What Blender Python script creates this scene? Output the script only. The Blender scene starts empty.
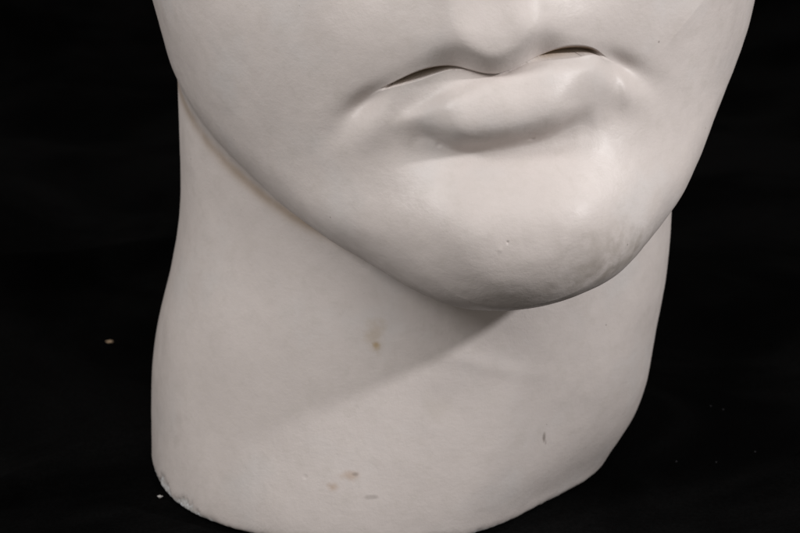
import bpy, math, os
import numpy as np
from mathutils import Vector, Matrix, Euler, noise as mnoise

PREVIEW = 1.0     # mesh density factor
R = math.radians
S = bpy.context.scene
COL = S.collection

# ------------------------------------------------------------------ camera
PITCH = R(16.0)
DIST = 0.56
AIM = Vector((0.0, -0.058, 0.070))
cam_d = Vector((0, math.cos(PITCH), -math.sin(PITCH)))
cam_u = Vector((0, math.sin(PITCH), math.cos(PITCH)))
CAMPOS = AIM - cam_d * DIST
cam = bpy.data.cameras.new('camera')
cam.sensor_width = 36.0
cam.lens = 36.0 * DIST / 0.200
cam.clip_start = 0.01
cam.clip_end = 50
cam.dof.use_dof = True
cam.dof.focus_distance = 0.525
cam.dof.aperture_fstop = 36.0
camo = bpy.data.objects.new('camera', cam)
COL.objects.link(camo)
camo.location = CAMPOS
camo.rotation_euler = (R(90) - PITCH, 0, 0)
S.camera = camo

# ------------------------------------------------------------------ world and lamps
w = bpy.data.worlds.new('World')
S.world = w
w.use_nodes = True
w.node_tree.nodes['Background'].inputs[0].default_value = (0.81, 0.762, 0.70, 1)
w.node_tree.nodes['Background'].inputs[1].default_value = 0.44


def area(name, az, el, dist, size, power, col, target=(0.01, -0.06, 0.08)):
    l = bpy.data.lights.new(name, 'AREA')
    l.shape = 'DISK'
    l.size = size
    l.energy = power
    l.color = col
    o = bpy.data.objects.new(name, l)
    COL.objects.link(o)
    t = Vector(target)
    d = Vector((math.sin(az) * math.cos(el), -math.cos(az) * math.cos(el), math.sin(el)))
    o.location = t + d * dist
    o.rotation_euler = d.to_track_quat('Z', 'Y').to_euler()
    return o


area('studio_lamp_key', R(63), R(27.5), 0.62, 0.040, 2.3, (1.0, 0.99, 1.0), (0.015, -0.065, 0.085))
area('studio_lamp_fill', R(-52), R(31), 0.50, 0.12, 1.12, (1.0, 0.99, 0.995), (-0.01, -0.06, 0.12))
area('studio_softbox_top', R(4), R(40), 0.60, 0.45, 0.82, (1.0, 0.99, 0.99), (0.02, -0.09, 0.13))

S.view_settings.view_transform = 'Standard'
S.view_settings.look = 'None'
S.view_settings.exposure = 0.0
S.view_settings.gamma = 1.0


# ------------------------------------------------------------------ maths helpers
def sstep(x, a, b):
    t = np.clip((x - a) / (b - a), 0, 1)
    return t * t * (3 - 2 * t)


def smax(a, b, k):
    h = np.clip(0.5 + 0.5 * (a - b) / k, 0, 1)
    return b + (a - b) * h + k * h * (1 - h)


def smin(a, b, k):
    return -smax(-a, -b, k)


def gauss(x, c, s):
    return np.exp(-((x - c) / s) ** 2)


def spline(xs, ys):
    """natural cubic through points, returned as a fast table lookup"""
    xs = np.array(xs, float)
    ys = np.array(ys, float)
    n = len(xs)
    h = np.diff(xs)
    A = np.zeros((n, n))
    b = np.zeros(n)
    A[0, 0] = A[-1, -1] = 1
    for i in range(1, n - 1):
        A[i, i - 1] = h[i - 1]
        A[i, i] = 2 * (h[i - 1] + h[i])
        A[i, i + 1] = h[i]
        b[i] = 6 * ((ys[i + 1] - ys[i]) / h[i] - (ys[i] - ys[i - 1]) / h[i - 1])
    m = np.linalg.solve(A, b)
    tx = np.linspace(xs[0], xs[-1], 2000)
    k = np.clip(np.searchsorted(xs, tx) - 1, 0, n - 2)
    t0 = tx - xs[k]
    t1 = xs[k + 1] - tx
    hh = h[k]
    ty = (m[k] * t1 ** 3 + m[k + 1] * t0 ** 3) / (6 * hh) + (ys[k] / hh - m[k] * hh / 6) * t1 + (ys[k + 1] / hh - m[k + 1] * hh / 6) * t0
    return lambda x: np.interp(x, tx, ty)


class VNoise:
    """smooth 3D value noise"""
    def __init__(self, seed):
        r = np.random.RandomState(seed)
        self.g = r.rand(32, 32, 32).astype(np.float32) * 2 - 1

    def __call__(self, p, f):
        q = p * f + 7.3
        i = np.floor(q).astype(np.int64)
        t = q - i
        t = t * t * (3 - 2 * t)
        out = 0
        for dx in (0, 1):
            wx = t[:, 0] if dx else 1 - t[:, 0]
            for dy in (0, 1):
                wy = t[:, 1] if dy else 1 - t[:, 1]
                for dz in (0, 1):
                    wz = t[:, 2] if dz else 1 - t[:, 2]
                    out = out + wx * wy * wz * self.g[(i[:, 0] + dx) % 32, (i[:, 1] + dy) % 32, (i[:, 2] + dz) % 32]
        return out


VN = VNoise(5)

# ------------------------------------------------------------------ the plaster head as one implicit surface (centimetres)
# face frame: x to the viewer's right, y up the face, z out of the face; origin in the middle of the mouth line
MOUTH = np.array([2.24, -9.18, 12.63])               # world position, cm
F_YAW, F_TILT, F_ROLL = R(5), R(8), R(7.3)
fz = np.array([math.sin(F_YAW) * math.cos(F_TILT), -math.cos(F_YAW) * math.cos(F_TILT), math.sin(F_TILT)])
fx0 = np.cross(np.array([0, 0, 1.0]), fz)
fx0 /= np.linalg.norm(fx0)
fy0 = np.cross(fz, fx0)
fx = fx0 * math.cos(F_ROLL) + fy0 * math.sin(F_ROLL)
fy = -fx0 * math.sin(F_ROLL) + fy0 * math.cos(F_ROLL)
FM = np.stack([fx, fy, fz], 1)                      # world = MOUTH + FM @ local

ZC = -8.2
a_w = spline([-9, -6.2, -5, -4, -3, -1.5, 0, 2, 4, 7, 10, 13, 16],
             [5.0, 5.65, 6.02, 6.32, 6.6, 7.06, 7.54, 7.98, 8.22, 8.3, 8.0, 6.9, 4.0])
f_pr = spline([-9, -7, -6, -5, -4, -3.2, -2.4, -1.6, -0.8, 0, 1, 2, 3, 5, 7, 9, 12, 16],
              [-1.6, -0.9, -0.30, 0.19, 0.40, 0.27, -0.10, -0.28, -0.22, -0.1, 0.05, 0.1, 0.0, -0.35, -0.5, 0.1, -0.6, -3.5])
n_ex = spline([-9, -6, -4, -2, 0, 3, 8, 16], [1.75, 1.8, 1.85, 1.9, 1.95, 2.05, 2.1, 2.1])
seam = spline([-3.6, -3.2, -2.9, -2.4, -1.9, -1.35, -0.95, -0.5, 0, 0.5, 0.95, 1.5, 2.0, 2.4, 2.7, 3.2, 3.6],
              [-0.62, -0.42, -0.22, -0.02, 0.12, 0.22, 0.20, 0.04, -0.08, 0.03, 0.13, 0.20, 0.17, 0.05, -0.18, -0.42, -0.62])


def sp(t, k):
    return k * np.logaddexp(0, t / k)


low_t = spline([0, 0.4, 0.8, 1.1, 1.5, 2.0, 2.5, 2.9, 3.4], [0.34, 0.45, 0.66, 0.72, 0.62, 0.42, 0.2, -0.1, -0.4])


def face_relief(x, y, parts=False):
    """height of the features above the plain face, cm: carved as soft-edged planes"""
    s = seam(np.clip(x, -3.6, 3.6))
    ax = np.abs(x)
    sax = np.sqrt(x * x + 0.01)
    dv = y - s
    # upper lip and philtrum: a front plane, side planes running back to the cheeks, an under plane down to the mouth line
    lw = 1.02 - 0.30 * (1 - sstep(y, 0.1, 1.1))
    hu = 0.62 - 0.28 * (1 - np.exp(-sp(ax - lw, 0.10) / 0.32)) - 0.17 * sp(ax - lw, 0.10) - 0.95 * (1 - 0.66 * sstep(ax, 0.8, 1.7)) * sp(low_t(np.clip(np.sqrt(x * x + 0.04) - 0.05, 0, 3.4)) - y, 0.07)
    hu = hu - 0.16 * sp(y - 0.85, 0.12) + 0.05 * gauss(y, 0.95, 0.4) * gauss(ax, 0.7, 0.35) - 0.03 * gauss(ax, 0, 0.3) * sstep(y, 0.7, 1.6)
    hu = hu * (1 - sstep(ax, 1.8, 4.0)) * (1 - sstep(y, 2.4, 4.2))
    # lower lip: squared front, a stepped-back shoulder on each side, a slanting top plane under the upper lip
    top = -0.10 - np.where(x < 0, 0.30 * (-x), 0.03 * x)
    ty = sp(y - top, 0.07)
    hb = 0.40 + 0.12 * gauss(y, -0.85, 0.55) + 0.05 * gauss(ax, 1.15, 0.45)
    hb = hb - 0.17 * (y + 0.8)
    hb = hb - 0.27 * (1 - np.exp(-ty / 0.12)) * (1 - 0.7 * sstep(x, -0.2, 1.2)) - 0.22 * ty
    lx = sp(-x - 1.38, 0.13)
    hb = hb - 0.24 * (1 - np.exp(-lx / 0.26)) * (1 - 0.60 * sstep(y, -0.95, 0.0)) - 0.15 * lx
    rx = sp(x - 1.62 - 0.45 * sstep(y, -1.0, -0.25), 0.22)
    hb = hb - 0.20 * (1 - np.exp(-rx / 0.30)) - 0.30 * rx
    bot = -1.46 + np.where(x < 0, 0.10 * (ax / 1.5) ** 2 + 0.45 * sp(-x - 1.25, 0.15), 0.16 * (ax / 1.6) ** 2 + 0.35 * sp(x - 1.7, 0.15))
    hb = hb - (2.4 - 1.9 * sstep(ax, 1.4, 2.3)) * sp(bot - y, 0.12)
    hb = hb - 0.20 * np.exp(-np.clip(-dv, 0, 9) / 0.09) * (1 - 0.6 * sstep(ax, 0.8, 1.6))
    hb = hb - 0.10 * gauss(ax, 1.7, 0.6) * np.exp(-np.clip(-dv, 0, 9) / 0.14)
    hb = hb - 0.5 * sp(ax - 2.75, 0.15)
    hg = -0.26 * np.exp(-np.abs(x / 1.9) ** 2.5 - ((y + 1.95 - 0.12 * (ax / 1.6) ** 2) / 0.42) ** 2)
    hl = smax(hb, hg, 0.20)
    cut = sstep(dv, -0.03, 0.03)
    edge = 1 - sstep(ax, 2.35, 3.0)
    h = hl + (hu - hl) * (cut * edge + (1 - edge) * sstep(dv, -0.7, 0.7))
    # mouth gap, wide open towards both corners
    gapw = 0.022 + np.where(x > 0, 0.082 * gauss(x, 1.72, 0.66), 0.056 * gauss(-x, 1.72, 0.62))
    gapd = (0.10 + 0.50 * gauss(ax, 1.72, 0.70)) * (1 - sstep(ax, 2.25, 2.7))
    slot = np.exp(-((dv + gapw * 0.2) / gapw) ** 4)
    h = h - gapd * slot
    # pinched corners and the hollow beyond them
    h = h - 0.19 * np.exp(-((ax - 2.95) / 0.42) ** 2 - ((y + 0.30 + 0.42 * (ax - 2.9)) / 0.26) ** 2)
    h = h - 0.10 * np.exp(-((ax - 3.35) / 0.6) ** 2 - ((y + 0.55 + 0.6 * (ax - 3.3)) / 0.42) ** 2)
    h = h + 0.06 * np.exp(-((ax - 3.0) / 0.6) ** 2 - ((y + 1.05 + 0.5 * (ax - 2.9)) / 0.4) ** 2)
    h = h + 0.05 * np.exp(-((np.hypot(x - 2.05, y + 0.95) - 0.98) / 0.13) ** 2) * sstep(x, 2.3, 2.7) * sstep(y, -1.5, -0.8)
    # faint fold from the wing of the nose down past the corner
    t = (x - 5.1) * 0.62 + (y - 0.6) * -0.78
    fold = np.exp(-(((x - 5.1) * 0.78 + (y - 0.6) * 0.62) / 1.5) ** 2)
    h = h + 0.085 * sp(-np.abs(t) + 0.45, 0.13) * fold * (x > 0)
    # the chin's two low corners
    h = h - 0.06 * sp(ax - 1.75, 0.22) * (1 - sstep(ax, 2.8, 4.6) * 0.6) * gauss(y, -3.9, 1.5)
    h = h + 0.07 * np.exp(-((ax - 1.30) / 0.8) ** 2 - ((y + 3.5) / 0.9) ** 2)
    if parts:
        return h, sstep(slot, 0.02, 0.35) * sstep(gapd, 0.1, 0.4), dv
    return h


def head_F(P, plain=False):
    q = (P - MOUTH) @ FM
    x, y, z = q[:, 0], q[:, 1], q[:, 2]
    a = a_w(y)
    x0 = x
    x = x - 0.34 * sstep(y, -3.0, 3) - 0.16 * gauss(y, -4.6, 1.5)
    b = f_pr(y) - ZC
    n = n_ex(y)
    front = sstep(z, -7, -2)
    bz = np.where(z > ZC, b, 8.6)
    n = np.where(z > ZC, n, 2.0)
    r = (np.abs(x / a) ** n + np.abs((z - ZC) / bz) ** n) ** (1 / n)
    d = (r - 1) * np.minimum(a, bz)
    # skull top
    d = smax(d, y - 15.5, 4.0)
    # underside of the jaw
    x = x0
    sx = np.sqrt((x - 0.42) ** 2 + 1.6) - 1.26
    lat = sp(sx - 1.1, 0.25)
    yu = -6.27 + 0.42 * np.clip(-z - 0.5, 0, 30) + 0.40 * lat
    du = (yu - y) * 0.80
    d = smax(d, du, 1.6)
    if plain:
        return d
    rel = face_relief(x, y + 0.04 * np.clip(-d - 0.05, 0, 1.2))
    rel = rel * sstep(z, -4.5, -1.5)
    # nose (above the picture), brow and eye hollows
    d2 = d - rel
    ny = np.clip((y - 2.8) / 5.0, 0, 1)
    nose_w = 1.35 - 0.55 * ny
    nose_h = 2.3 * (1 - ny) * sstep(y, 2.7, 3.4) + 0.7 * sstep(y, 2.7, 3.6) * (1 - sstep(y, 7.0, 9.0))
    d2 = d2 - nose_h * np.exp(-np.abs(x / nose_w) ** 2.6) * sstep(z, -3, -1)
    eye = np.exp(-((np.abs(x) - 3.1) / 1.7) ** 2 - ((y - 6.6) / 1.0) ** 2)
    d2 = d2 + 0.9 * eye * sstep(z, -5, -2)
    return d2, x, y, z


def plain_F(P):
    return head_F(P, True)


# neck: centre and half axes against height
nk_cx = spline([-1, 0.1, 1.3, 3.5, 5, 7.1, 9, 12, 15], [-0.75, -0.55, -0.19, 0.14, 0.44, 0.71, 0.71, 0.70, 0.65])
nk_w = spline([-1, 0.1, 1.3, 3.5, 5, 7.1, 9, 12, 15], [6.25, 6.4, 6.75, 6.93, 6.87, 6.73, 6.70, 6.70, 6.7])
nk_d = spline([-1, 0, 2, 4.5, 7, 9, 12, 15], [7.0, 7.0, 6.8, 6.4, 6.0, 5.8, 5.7, 5.6])


def neck_F(P):
    X, Y, Z = P[:, 0], P[:, 1], P[:, 2]
    cx, aw, dd = nk_cx(Z), nk_w(Z), nk_d(Z)
    n = 1.95
    ang = np.arctan2(X - cx, -Y)
    base = 1 - sstep(Z, 0, 4.0)
    gr = base * (0.37 * gauss(ang, R(-40), R(28)) - 0.40 * gauss(ang, R(47), R(20)))
    # long neck muscle on the right, hollow beside it
    gr = gr - 0.10 * gauss(X - 0.35 * (Z - 4), 4.6, 0.9) * sstep(Z, 1.0, 3.0) * (Y < 0) + 0.07 * gauss(X - 0.35 * (Z - 4), 3.0, 0.8) * (Y < 0)
    r = (np.abs((X - cx) / aw) ** n + np.abs(Y / dd) ** n) ** (1 / n)
    # faint tendon line across the front of the neck
    tl = (Z - 4.9) + 0.30 * (X - 0.9)
    gr = gr + 0.026 * np.exp(-(tl / 0.24) ** 2) * gauss(X, 2.0, 1.7) * (Y < 0)
    return (r - 1) * 6.0 - gr


BUMPS = [((2.30, -10.06, 8.62), 0.045, 0.018), ((2.47, -10.06, 8.80), 0.03, -0.02), ((-4.8, -5.1, 1.85), 0.05, 0.02),
         ((1.0, -6.4, 3.6), 0.5, -0.03)]


def full_F(P):
    dh, x, y, z = head_F(P)
    dn = neck_F(P)
    dn = smax(dn, P[:, 2] - 17, 2)
    d = smin(dh, dn, 0.35)
    d = d + np.where(P[:, 2] < 1.2, (0.05 + 0.02 * VN(P, 9.0)) * CHIPMASK(P, 0.2), 0)
    d = smax(d, 0.02 - P[:, 2], 0.10)
    for c, rad, hh in BUMPS:
        d = d - hh * np.exp(-((P - np.array(c)) ** 2).sum(1) / rad ** 2)
    d = d + 0.012 * VN(P, 1.1) + 0.004 * VN(P, 3.3)
    return d


def CHIPMASK(P, w=0.14):
    # broken rim at the left front of the base
    ang = np.arctan2(P[:, 0] + 0.6, -P[:, 1])
    amt = gauss(ang, R(-62), R(11)) + 0.9 * gauss(ang, R(-44), R(6)) + 0.22 * gauss(ang, R(20), R(14)) + 0.15 * gauss(ang, R(50), R(6))
    nz = 0.5 + 0.5 * VN(P, 2.3) + 0.30 * VN(P, 6.0) + 0.12 * VN(P, 17.0)
    lim = 0.01 + 0.40 * amt * np.clip(nz, 0, 1)
    return 1 - sstep(P[:, 2] - lim, -w * 0.3, w)


# star-shaped tracing from a point inside the jaw
CEN = np.array([0.9, -2.2, 13.9])
NA = int(1500 * PREVIEW)
NE = int(1300 * PREVIEW)


def warp(n, centre, lo, hi, periodic):
    """nodes from lo to hi, denser around the picture's part"""
    t = np.linspace(lo, hi, 4001)
    m = 0.5 * (t[1:] + t[:-1])
    dens = 0.28 + sum(wt * np.exp(-((m - c) / s) ** 4) for c, s, wt in centre)
    c = np.concatenate([[0], np.cumsum(dens)])
    c /= c[-1]
    return np.interp(np.linspace(0, 1, n), c, t)


# rows of the mesh follow the mouth line, so its lips stay crisp
_sx = np.linspace(-3.3, 3.3, 60)
_sz = (1 - (np.abs(_sx) / 7.4) ** 1.95) ** (1 / 1.95) * 8.1 + ZC
_sp = MOUTH + np.stack([_sx, seam(_sx), _sz], 1) @ FM.T - CEN
_sa = np.arctan2(_sp[:, 0], -_sp[:, 1])
_se = np.arctan2(_sp[:, 2], np.hypot(_sp[:, 0], _sp[:, 1]))
E0 = float(_se.mean())
_sa = np.concatenate([[_sa[0] - 0.9], _sa, [_sa[-1] + 0.9]])
_se = np.concatenate([[E0], _se, [E0]])


az = warp(NA + 1, [(R(8), R(75), 1.0), (R(11), R(26), 1.0)], -math.pi + R(8), math.pi + R(8), True)[:-1]
el = warp(NE, [(R(-28), R(48), 1.0), (R(-10), R(13), 1.0), (E0, R(1.6), 9.0)], R(-89.9), R(89.9), False)


def trace(az, el, lo, hi, steps, refine):
    A, E = np.meshgrid(az, el)
    E = E + (np.interp(A, _sa, _se) - E0) * np.exp(-((E - E0) / R(15)) ** 2)
    D = np.stack([np.sin(A) * np.cos(E), -np.cos(A) * np.cos(E), np.sin(E)], -1).reshape(-1, 3)
    return D


cA = np.concatenate([az[::8], [az[-1]]])
cE = np.concatenate([el[::8], [el[-1]]])
cE = np.unique(cE)
D = trace(cA, cE, 0, 0, 0, 0)
hit = np.full(len(D), 2.0)
done = np.zeros(len(D), bool)
T = 24.0
while T > 2 and not done.all():
    idx = np.where(~done)[0]
    f = full_F(CEN + D[idx] * T)
    now = idx[f < 0]
    hit[now] = T
    done[now] = True
    T -= 0.15
hit = hit.reshape(len(cE), len(cA))
# neighbourhood max / min of coarse result gives the fine bracket
ii = np.interp(np.arange(NE), [int(round(v)) for v in np.interp(cE, el, np.arange(NE))], np.arange(len(cE)))
jj = np.interp(np.arange(NA), [int(round(v)) for v in np.interp(cA, az, np.arange(NA))], np.arange(len(cA)))


def blk(h, fn):
    p = np.pad(h, 1, mode='edge')
    return fn.reduce([p[a:a + h.shape[0], b:b + h.shape[1]] for a in range(3) for b in range(3)])


hmax = blk(hit, np.maximum)[np.round(ii).astype(int)][:, np.round(jj).astype(int)].ravel() + 0.25
hmin = blk(hit, np.minimum)[np.round(ii).astype(int)][:, np.round(jj).astype(int)].ravel() - 0.3
D = trace(az, el, 0, 0, 0, 0)
near = (np.abs(D @ ((MOUTH - CEN) / np.linalg.norm(MOUTH - CEN))) > math.cos(R(34))) & (np.abs(np.repeat(el, NA) - E0) < R(5))
hmin = np.where(near, hmin - 0.9, hmin)
order = np.argsort(near, kind='stable')
CH = 200000
tt = np.empty(len(D))
for s0 in range(0, len(D), CH):
    sel = order[s0:s0 + CH]
    d = D[sel]
    a = hmax[sel].copy()
    b = hmin[sel].copy()
    # march inwards in a few slices to keep the outermost crossing
    cur = a.copy()
    found = np.zeros(len(d), bool)
    K = 26 if near[sel].any() else 6
    step = (a - b) / K
    pa = a.copy()
    for k in range(1, K + 1):
        idx = np.where(~found)[0]
        if not len(idx):
            break
        t = a[idx] - step[idx] * k
        f = full_F(CEN + d[idx] * t[:, None])
        hitn = f < 0
        found[idx[hitn]] = True
        cur[idx] = t
        pa[idx[~hitn]] = t[~hitn]
    hi_, lo_ = pa, cur
    for k in range(7):
        m = 0.5 * (hi_ + lo_)
        f = full_F(CEN + d * m[:, None])
        ins = f < 0
        lo_ = np.where(ins, m, lo_)
        hi_ = np.where(ins, hi_, m)
    fh = full_F(CEN + d * hi_[:, None])
    fl = full_F(CEN + d * lo_[:, None])
    w_ = np.clip(fh / np.where(np.abs(fh - fl) < 1e-9, 1e-9, fh - fl), 0, 1)
    tt[sel] = hi_ + (lo_ - hi_) * w_
V = (CEN + D * tt[:, None]) * 0.01
V = np.vstack([V, V[:NA].mean(0), V[-NA:].mean(0)])
idx = np.arange(NE * NA).reshape(NE, NA)
nx = np.roll(idx, -1, 1)
quads = np.stack([idx[:-1], nx[:-1], nx[1:], idx[1:]], -1).reshape(-1, 4)
pb, pt = NE * NA, NE * NA + 1
tb = np.stack([np.full(NA, pb), nx[0], idx[0]], 1)
ttp = np.stack([np.full(NA, pt), idx[-1], nx[-1]], 1)
me = bpy.data.meshes.new('plaster_bust')
me.vertices.add(len(V))
me.vertices.foreach_set('co', V.ravel().astype(np.float32))
loops = np.concatenate([quads.ravel(), tb.ravel(), ttp.ravel()]).astype(np.int32)
me.loops.add(len(loops))
me.loops.foreach_set('vertex_index', loops)
npoly = len(quads) + 2 * NA
starts = np.concatenate([np.arange(len(quads)) * 4, len(quads) * 4 + np.arange(2 * NA) * 3]).astype(np.int32)
me.polygons.add(npoly)
me.polygons.foreach_set('loop_start', starts)
me.polygons.foreach_set('use_smooth', np.ones(npoly, bool))
me.update(calc_edges=True)
me.validate()
head = bpy.data.objects.new('plaster_bust', me)
COL.objects.link(head)
head['label'] = 'white plaster cast of a classical head, lips and chin above a cut-off neck'
head['category'] = 'sculpture'


# ------------------------------------------------------------------ where dirt, stains, the mouth gap's brown and chips sit on the cast
def px_gauss(P, c, sx):
    return np.exp(-(((P - np.array(c)) / np.array(sx)) ** 2).sum(1))


dirt = np.zeros(len(V), np.float32)
tan = np.zeros(len(V), np.float32)
chip = np.zeros(len(V), np.float32)
for s0 in range(0, len(V), CH):
    P = V[s0:s0 + CH] * 100
    dh, x, y, z = head_F(P)
    dn = neck_F(P)
    fr = sstep(z, -4, -1)
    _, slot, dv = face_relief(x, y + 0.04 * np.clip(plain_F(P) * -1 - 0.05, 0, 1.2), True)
    n1 = 0.5 + 0.5 * VN(P, 2.6)
    n2 = 0.5 + 0.5 * VN(P, 7.0)
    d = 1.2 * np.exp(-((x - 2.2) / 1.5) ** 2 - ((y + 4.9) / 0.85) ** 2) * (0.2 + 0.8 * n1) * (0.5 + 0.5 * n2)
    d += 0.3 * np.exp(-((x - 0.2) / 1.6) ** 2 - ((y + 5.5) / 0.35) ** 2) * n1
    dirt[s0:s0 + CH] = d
    t_ = 0.9 * slot * fr  # brown colour laid over the walls of the mouth gap
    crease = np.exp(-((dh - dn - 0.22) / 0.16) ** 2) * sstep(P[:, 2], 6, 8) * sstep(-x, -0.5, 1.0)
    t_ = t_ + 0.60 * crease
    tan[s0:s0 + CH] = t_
    Zc = P[:, 2]
    chip[s0:s0 + CH] = CHIPMASK(P, 0.04)
for nm, arr in (('dirt', dirt), ('tan', tan), ('chip', chip)):
    at = me.attributes.new(nm, 'FLOAT', 'POINT')
    at.data.foreach_set('value', arr.astype(np.float32))


# ------------------------------------------------------------------ materials
def new_mat(name):
    m = bpy.data.materials.new(name)
    m.use_nodes = True
    nt = m.node_tree
    return m, nt, nt.nodes['Principled BSDF']


class G:
    def __init__(self, nt):
        self.nt = nt

    def node(self, t, **k):
        n = self.nt.nodes.new(t)
        for a, v in k.items():
            setattr(n, a, v)
        return n

    def link(self, a, b):
        self.nt.links.new(a, b)

    def setin(self, n, i, v):
        if hasattr(v, 'is_output'):
            self.link(v, n.inputs[i])
        else:
            n.inputs[i].default_value = v

    def math(self, op, a, b=0.0, c=0.0, clamp=False):
        n = self.node('ShaderNodeMath', operation=op, use_clamp=clamp)
        for i, v in enumerate((a, b, c)):
            self.setin(n, i, v)
        return n.outputs[0]

    def mix(self, f, a, b):
        n = self.node('ShaderNodeMix', data_type='RGBA')
        self.setin(n, 0, f)
        self.setin(n, 6, a)
        self.setin(n, 7, b)
        return n.outputs[2]

    def ramp(self, f, a, b, lo=0.0, hi=1.0):
        n = self.node('ShaderNodeMapRange', interpolation_type='SMOOTHSTEP')
        self.setin(n, 0, f)
        n.inputs[1].default_value = a
        n.inputs[2].default_value = b
        n.inputs[3].default_value = lo
        n.inputs[4].default_value = hi
        return n.outputs[0]

    def noise(self, co, scale, detail=4, rough=0.55, dist=0.0):
        n = self.node('ShaderNodeTexNoise')
        self.link(co, n.inputs['Vector'])
        n.inputs['Scale'].default_value = scale
        n.inputs['Detail'].default_value = detail
        n.inputs['Roughness'].default_value = rough
        n.inputs['Distortion'].default_value = dist
        return n.outputs['Fac']

    def mapped(self, co, rot=(0, 0, 0), scale=(1, 1, 1), loc=(0, 0, 0)):
        n = self.node('ShaderNodeMapping')
        self.link(co, n.inputs[0])
        n.inputs['Rotation'].default_value = rot
        n.inputs['Scale'].default_value = scale
        n.inputs['Location'].default_value = loc
        return n.outputs[0]

    def attr(self, nm):
        return self.node('ShaderNodeAttribute', attribute_name=nm).outputs['Fac']


def plaster():
    m, nt, bs = new_mat('plaster')
    g = G(nt)
    co = g.node('ShaderNodeTexCoord').outputs['Object']
    base = (0.630, 0.571, 0.544, 1)
    col = g.mix(g.ramp(g.noise(co, 22, 5), 0.35, 0.7), base, (0.570, 0.515, 0.490, 1))
    col = g.mix(g.math('MULTIPLY', g.ramp(g.noise(g.mapped(co, loc=(3, 1, 2)), 45, 4), 0.5, 0.75), 0.5), col, (0.60, 0.575, 0.565, 1))
    # rubbed, uneven whitewash
    mt = g.noise(co, 240, 6, 0.7, 0.4)
    col = g.mix(g.math('MULTIPLY', g.ramp(mt, 0.45, 0.72), 0.30), col, (0.50, 0.455, 0.415, 1))
    # brushed-on coat: fine streaks
    st1 = g.noise(g.mapped(co, rot=(0, R(14), 0), scale=(110, 110, 300)), 3.0, 5, 0.6, 0.6)
    st2 = g.noise(g.mapped(co, rot=(0, R(-38), 0), scale=(90, 90, 260)), 3.0, 5, 0.6, 0.6)
    sel_ = g.ramp(g.noise(co, 26, 3), 0.42, 0.58)
    st = g.math('ADD', g.math('MULTIPLY', st1, sel_), g.math('MULTIPLY', st2, g.math('SUBTRACT', 1.0, sel_)))
    col = g.mix(g.math('MULTIPLY', g.ramp(st, 0.42, 0.75), 0.09), col, (0.45, 0.41, 0.38, 1))
    # chin dirt, then tan in the jaw crease and brown in the mouth gap
    dn = g.noise(co, 160, 6, 0.65, 0.5)
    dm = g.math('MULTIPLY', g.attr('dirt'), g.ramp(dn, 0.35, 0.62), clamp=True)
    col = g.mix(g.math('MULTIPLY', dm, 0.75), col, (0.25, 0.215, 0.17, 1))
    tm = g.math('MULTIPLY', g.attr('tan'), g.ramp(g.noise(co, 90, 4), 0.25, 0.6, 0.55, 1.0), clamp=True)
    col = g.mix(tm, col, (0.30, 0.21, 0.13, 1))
    # named stains (object coordinates, metres): centre, radius, colour, strength
    for c, rad, sc, colr, k in STAINS:
        v = g.node('ShaderNodeVectorMath', operation='SUBTRACT')
        g.link(co, v.inputs[0])
        v.inputs[1].default_value = c
        v2 = g.node('ShaderNodeVectorMath', operation='MULTIPLY')
        g.link(v.outputs[0], v2.inputs[0])
        v2.inputs[1].default_value = sc
        ln = g.node('ShaderNodeVectorMath', operation='LENGTH')
        g.link(v2.outputs[0], ln.inputs[0])
        wob = g.math('MULTIPLY_ADD', g.noise(co, 380, 3), 1.2, -0.6)
        dd = g.math('MULTIPLY_ADD', wob, rad, ln.outputs['Value'])
        col = g.mix(g.ramp(dd, 0.15 * rad, rad, k, 0.0), col, colr)
    # tiny dark specks
    vo = g.node('ShaderNodeTexVoronoi')
    g.link(co, vo.inputs['Vector'])
    vo.inputs['Scale'].default_value = 130
    sel = g.node('ShaderNodeSeparateColor')
    g.link(vo.outputs['Color'], sel.inputs[0])
    sz = g.ramp(sel.outputs[0], 0.35, 1.0, 0.0, 0.036)
    spk = g.math('LESS_THAN', vo.outputs['Distance'], sz)
    col = g.mix(g.math('MULTIPLY', spk, 0.55), col, (0.16, 0.13, 0.11, 1))
    # bare chalky chips
    cc = g.mix(g.ramp(g.noise(co, 900, 4, 0.7), 0.35, 0.6), (0.80, 0.81, 0.84, 1), (0.52, 0.50, 0.48, 1))
    col = g.mix(g.attr('chip'), col, cc)
    g.link(col, bs.inputs['Base Color'])
    rg = g.ramp(g.noise(co, 130, 4), 0.3, 0.7, 0.40, 0.52)
    g.link(g.math('MAXIMUM', rg, g.attr('chip')), bs.inputs['Roughness'])
    bs.inputs['Specular IOR Level'].default_value = 0.42
    # relief of the coat
    b1 = g.node('ShaderNodeBump')
    b1.inputs['Strength'].default_value = 0.42
    b1.inputs['Distance'].default_value = 0.00030
    hgt = g.math('ADD', g.math('MULTIPLY', st, 0.25), g.math('ADD', g.math('MULTIPLY', g.noise(co, 420, 5, 0.6), 0.6), g.math('MULTIPLY', g.noise(co, 1100, 3, 0.7), 0.45)))
    hgt = g.math('ADD', hgt, g.math('MULTIPLY', g.noise(co, 60, 3), 1.2))
    pv = g.node('ShaderNodeTexVoronoi')
    g.link(g.mapped(co, loc=(0.3, 0.1, 0.7)), pv.inputs['Vector'])
    pv.inputs['Scale'].default_value = 85
    ps = g.node('ShaderNodeSeparateColor')
    g.link(pv.outputs['Color'], ps.inputs[0])
    pit = g.math('MULTIPLY', g.ramp(pv.outputs['Distance'], 0.0, 0.09, 1.0, 0.0), g.ramp(ps.outputs[1], 0.72, 0.95))
    hgt = g.math('SUBTRACT', hgt, g.math('MULTIPLY', pit, 1.1))
    g.link(hgt, b1.inputs['Height'])
    g.link(b1.outputs[0], bs.inputs['Normal'])
    return m


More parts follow.
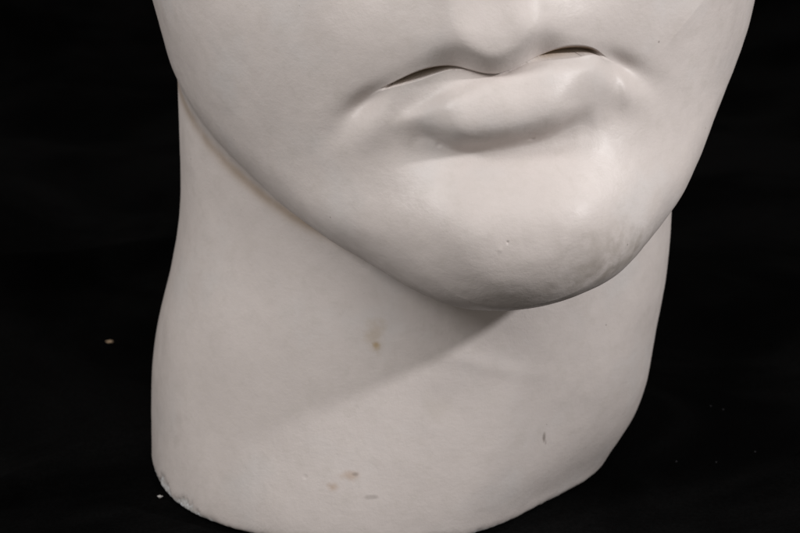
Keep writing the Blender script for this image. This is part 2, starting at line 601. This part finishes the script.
OCHRE = (0.40, 0.28, 0.14, 1)
ROSE = (0.46, 0.33, 0.24, 1)
GREY = (0.20, 0.17, 0.15, 1)
STAINS = [
    ((-0.0060, -0.0622, 0.0507), 0.0012, (0.8, 0.5, 0.7), OCHRE, 0.75),
    ((-0.0064, -0.0617, 0.0530), 0.0036, (1.1, 0.5, 0.6), OCHRE, 0.30),
    ((-0.0126, -0.0679, 0.0179), 0.0020, (0.55, 0.5, 1.1), ROSE, 0.55),
    ((-0.0112, -0.0679, 0.0184), 0.0008, (0.7, 0.5, 1.2), GREY, 0.5),
    ((-0.0169, -0.0678, 0.0149), 0.0018, (0.8, 0.5, 1.0), ROSE, 0.6),
    ((-0.0071, -0.0694, 0.0128), 0.0010, (0.4, 0.5, 1.2), GREY, 0.35),
    ((0.0371, -0.0541, 0.0232), 0.0010, (1.9, 0.6, 0.5), GREY, 0.7),
    ((0.0376, -0.0541, 0.0215), 0.0007, (1.9, 0.6, 0.6), GREY, 0.5),
    ((0.0101, -0.0652, 0.0345), 0.0060, (1.0, 0.5, 1.3), (0.47, 0.42, 0.37, 1), 0.30),
]
head.data.materials.append(plaster())
# CLOTH

def cloth_mat():
    m, nt, bs = new_mat('black_velvet')
    g = G(nt)
    co = g.node('ShaderNodeTexCoord').outputs['Object']
    n = g.math('MULTIPLY', g.noise(co, 900, 3, 0.7), g.ramp(g.noise(co, 9, 4, 0.6, 0.8), 0.35, 0.70, 0.25, 1.6))
    col = g.mix(n, (0.0003, 0.0003, 0.0003, 1), (0.0050, 0.0049, 0.0050, 1))
    g.link(col, bs.inputs['Base Color'])
    bs.inputs['Roughness'].default_value = 1.0
    bs.inputs['Specular IOR Level'].default_value = 0.0
    bs.inputs['Sheen Weight'].default_value = 0.003
    bs.inputs['Sheen Roughness'].default_value = 0.5
    b = g.node('ShaderNodeBump')
    b.inputs['Strength'].default_value = 0.6
    b.inputs['Distance'].default_value = 0.0006
    g.link(g.noise(co, 1500, 2, 0.7), b.inputs['Height'])
    g.link(b.outputs[0], bs.inputs['Normal'])
    return m


def cloth():
    nu, nv = 420, 360
    xs = np.linspace(-0.9, 0.9, nu)
    ss = np.linspace(-0.45, 1.25, nv)          # runs along the table, then climbs the backdrop
    X, T = np.meshgrid(xs, ss)
    Y = np.where(T < 0.55, T, 0.55 + 0.18 * np.sin(np.clip((T - 0.55) / 0.18, 0, math.pi / 2)))
    Z = np.where(T < 0.55, 0, 0.18 * (1 - np.cos(np.clip((T - 0.55) / 0.18, 0, math.pi / 2))) + np.clip(T - 0.55 - 0.18 * math.pi / 2, 0, 9))
    P = np.stack([X.ravel(), T.ravel(), np.zeros(X.size)], 1)
    away = sstep(np.hypot(X, T), 0.075, 0.13).ravel()
    f = 0.0075 * VN(P, 11) + 0.0012 * VN(P, 45)

    def crease(x0, y0, x1, y1, wd, h):
        dx, dy = x1 - x0, y1 - y0
        L = math.hypot(dx, dy)
        a = ((P[:, 0] - x0) * dx + (P[:, 1] - y0) * dy) / L
        b = ((P[:, 0] - x0) * -dy + (P[:, 1] - y0) * dx) / L + 0.004 * np.sin(a * 40)
        return h * np.exp(-(b / wd) ** 2) * sstep(a, -0.02, 0.04) * (1 - sstep(a, L - 0.05, L + 0.02))
    f = f + crease(-0.16, -0.08, -0.07, 0.02, 0.006, 0.006) + crease(-0.30, 0.10, -0.02, 0.22, 0.010, 0.010)
    f = f + crease(0.09, -0.03, 0.32, 0.12, 0.008, 0.008) + crease(0.07, -0.10, 0.25, -0.07, 0.007, 0.005)
    Z = Z + (f * away).reshape(Z.shape) - 0.0006
    vs = np.stack([X, Y, Z], -1).reshape(-1, 3)
    ix = np.arange(nu * nv).reshape(nv, nu)
    q = np.stack([ix[:-1, :-1], ix[:-1, 1:], ix[1:, 1:], ix[1:, :-1]], -1).reshape(-1, 4)
    m = bpy.data.meshes.new('black_cloth')
    m.from_pydata(vs.tolist(), [], q.tolist())
    m.polygons.foreach_set('use_smooth', np.ones(len(q), bool))
    m.materials.append(cloth_mat())
    o = bpy.data.objects.new('black_cloth', m)
    COL.objects.link(o)
    o['kind'] = 'structure'
    return o


cloth()


# ------------------------------------------------------------------ crumbs and lint lying on the cloth
def crumb(name, loc, size, rot, colr, label, cat, group=None, seed=0):
    bpy.ops.mesh.primitive_ico_sphere_add(subdivisions=3, radius=1)
    o = bpy.context.object
    o.name = name
    o.data.name = name
    for v in o.data.vertices:
        n_ = mnoise.noise(v.co * 1.3 + Vector((seed * 3.1, seed, 0)))
        v.co *= 1 + 0.45 * n_
        v.co = Vector((v.co.x * size[0], v.co.y * size[1], v.co.z * size[2]))
    for p in o.data.polygons:
        p.use_smooth = True
    o.location = loc
    o.rotation_euler = (0, 0, rot)
    m, nt, bs = new_mat(name)
    g = G(nt)
    co = g.node('ShaderNodeTexCoord').outputs['Object']
    g.link(g.mix(g.noise(co, 1500, 3), colr, tuple(c * 0.6 for c in colr[:3]) + (1,)), bs.inputs['Base Color'])
    bs.inputs['Roughness'].default_value = 0.9
    o.data.materials.append(m)
    o['label'] = label
    o['category'] = cat
    if group:
        o['group'] = group
    return o


crumb('wood_splinter', (-0.0941, 0.0955, 0.0006), (0.0012, 0.0004, 0.0004), R(8), (0.50, 0.36, 0.24, 1),
      'tiny tan splinter lying on the black cloth behind and left of the neck', 'splinter', seed=1)
crumb('plaster_crumb', (-0.0642, -0.0374, 0.0001), (0.0007, 0.0004, 0.0004), R(-10), (0.62, 0.60, 0.58, 1),
      'tiny white plaster crumb on the black cloth beside the chipped rim of the neck', 'crumb', seed=2)
first = crumb('lint_speck', (0.0999, -0.005, 0.0006), (0.00020, 0.00017, 0.00015), 0, (0.04, 0.04, 0.045, 1),
              'tiny pale lint speck farthest to the right on the black cloth', 'lint', 'lint specks right of the neck', seed=3)
for k, (x_, y_, lb) in enumerate([
        (0.0927, 0.0345, 'tiny lint speck, left one of the close pair farther back on the cloth'),
        (0.0960, 0.0315, 'tiny lint speck, right one of the close pair farther back on the cloth'),
        (0.0880, -0.0120, 'tiny lint speck in the middle of the three nearer ones on the cloth'),
        (0.0770, -0.0115, 'tiny lint speck nearest the right side of the neck on the cloth')]):
    o = first.copy()
    o['label'] = lb
    o.location = (x_, y_, 0.0002)
    o.rotation_euler.z = k
    COL.objects.link(o)
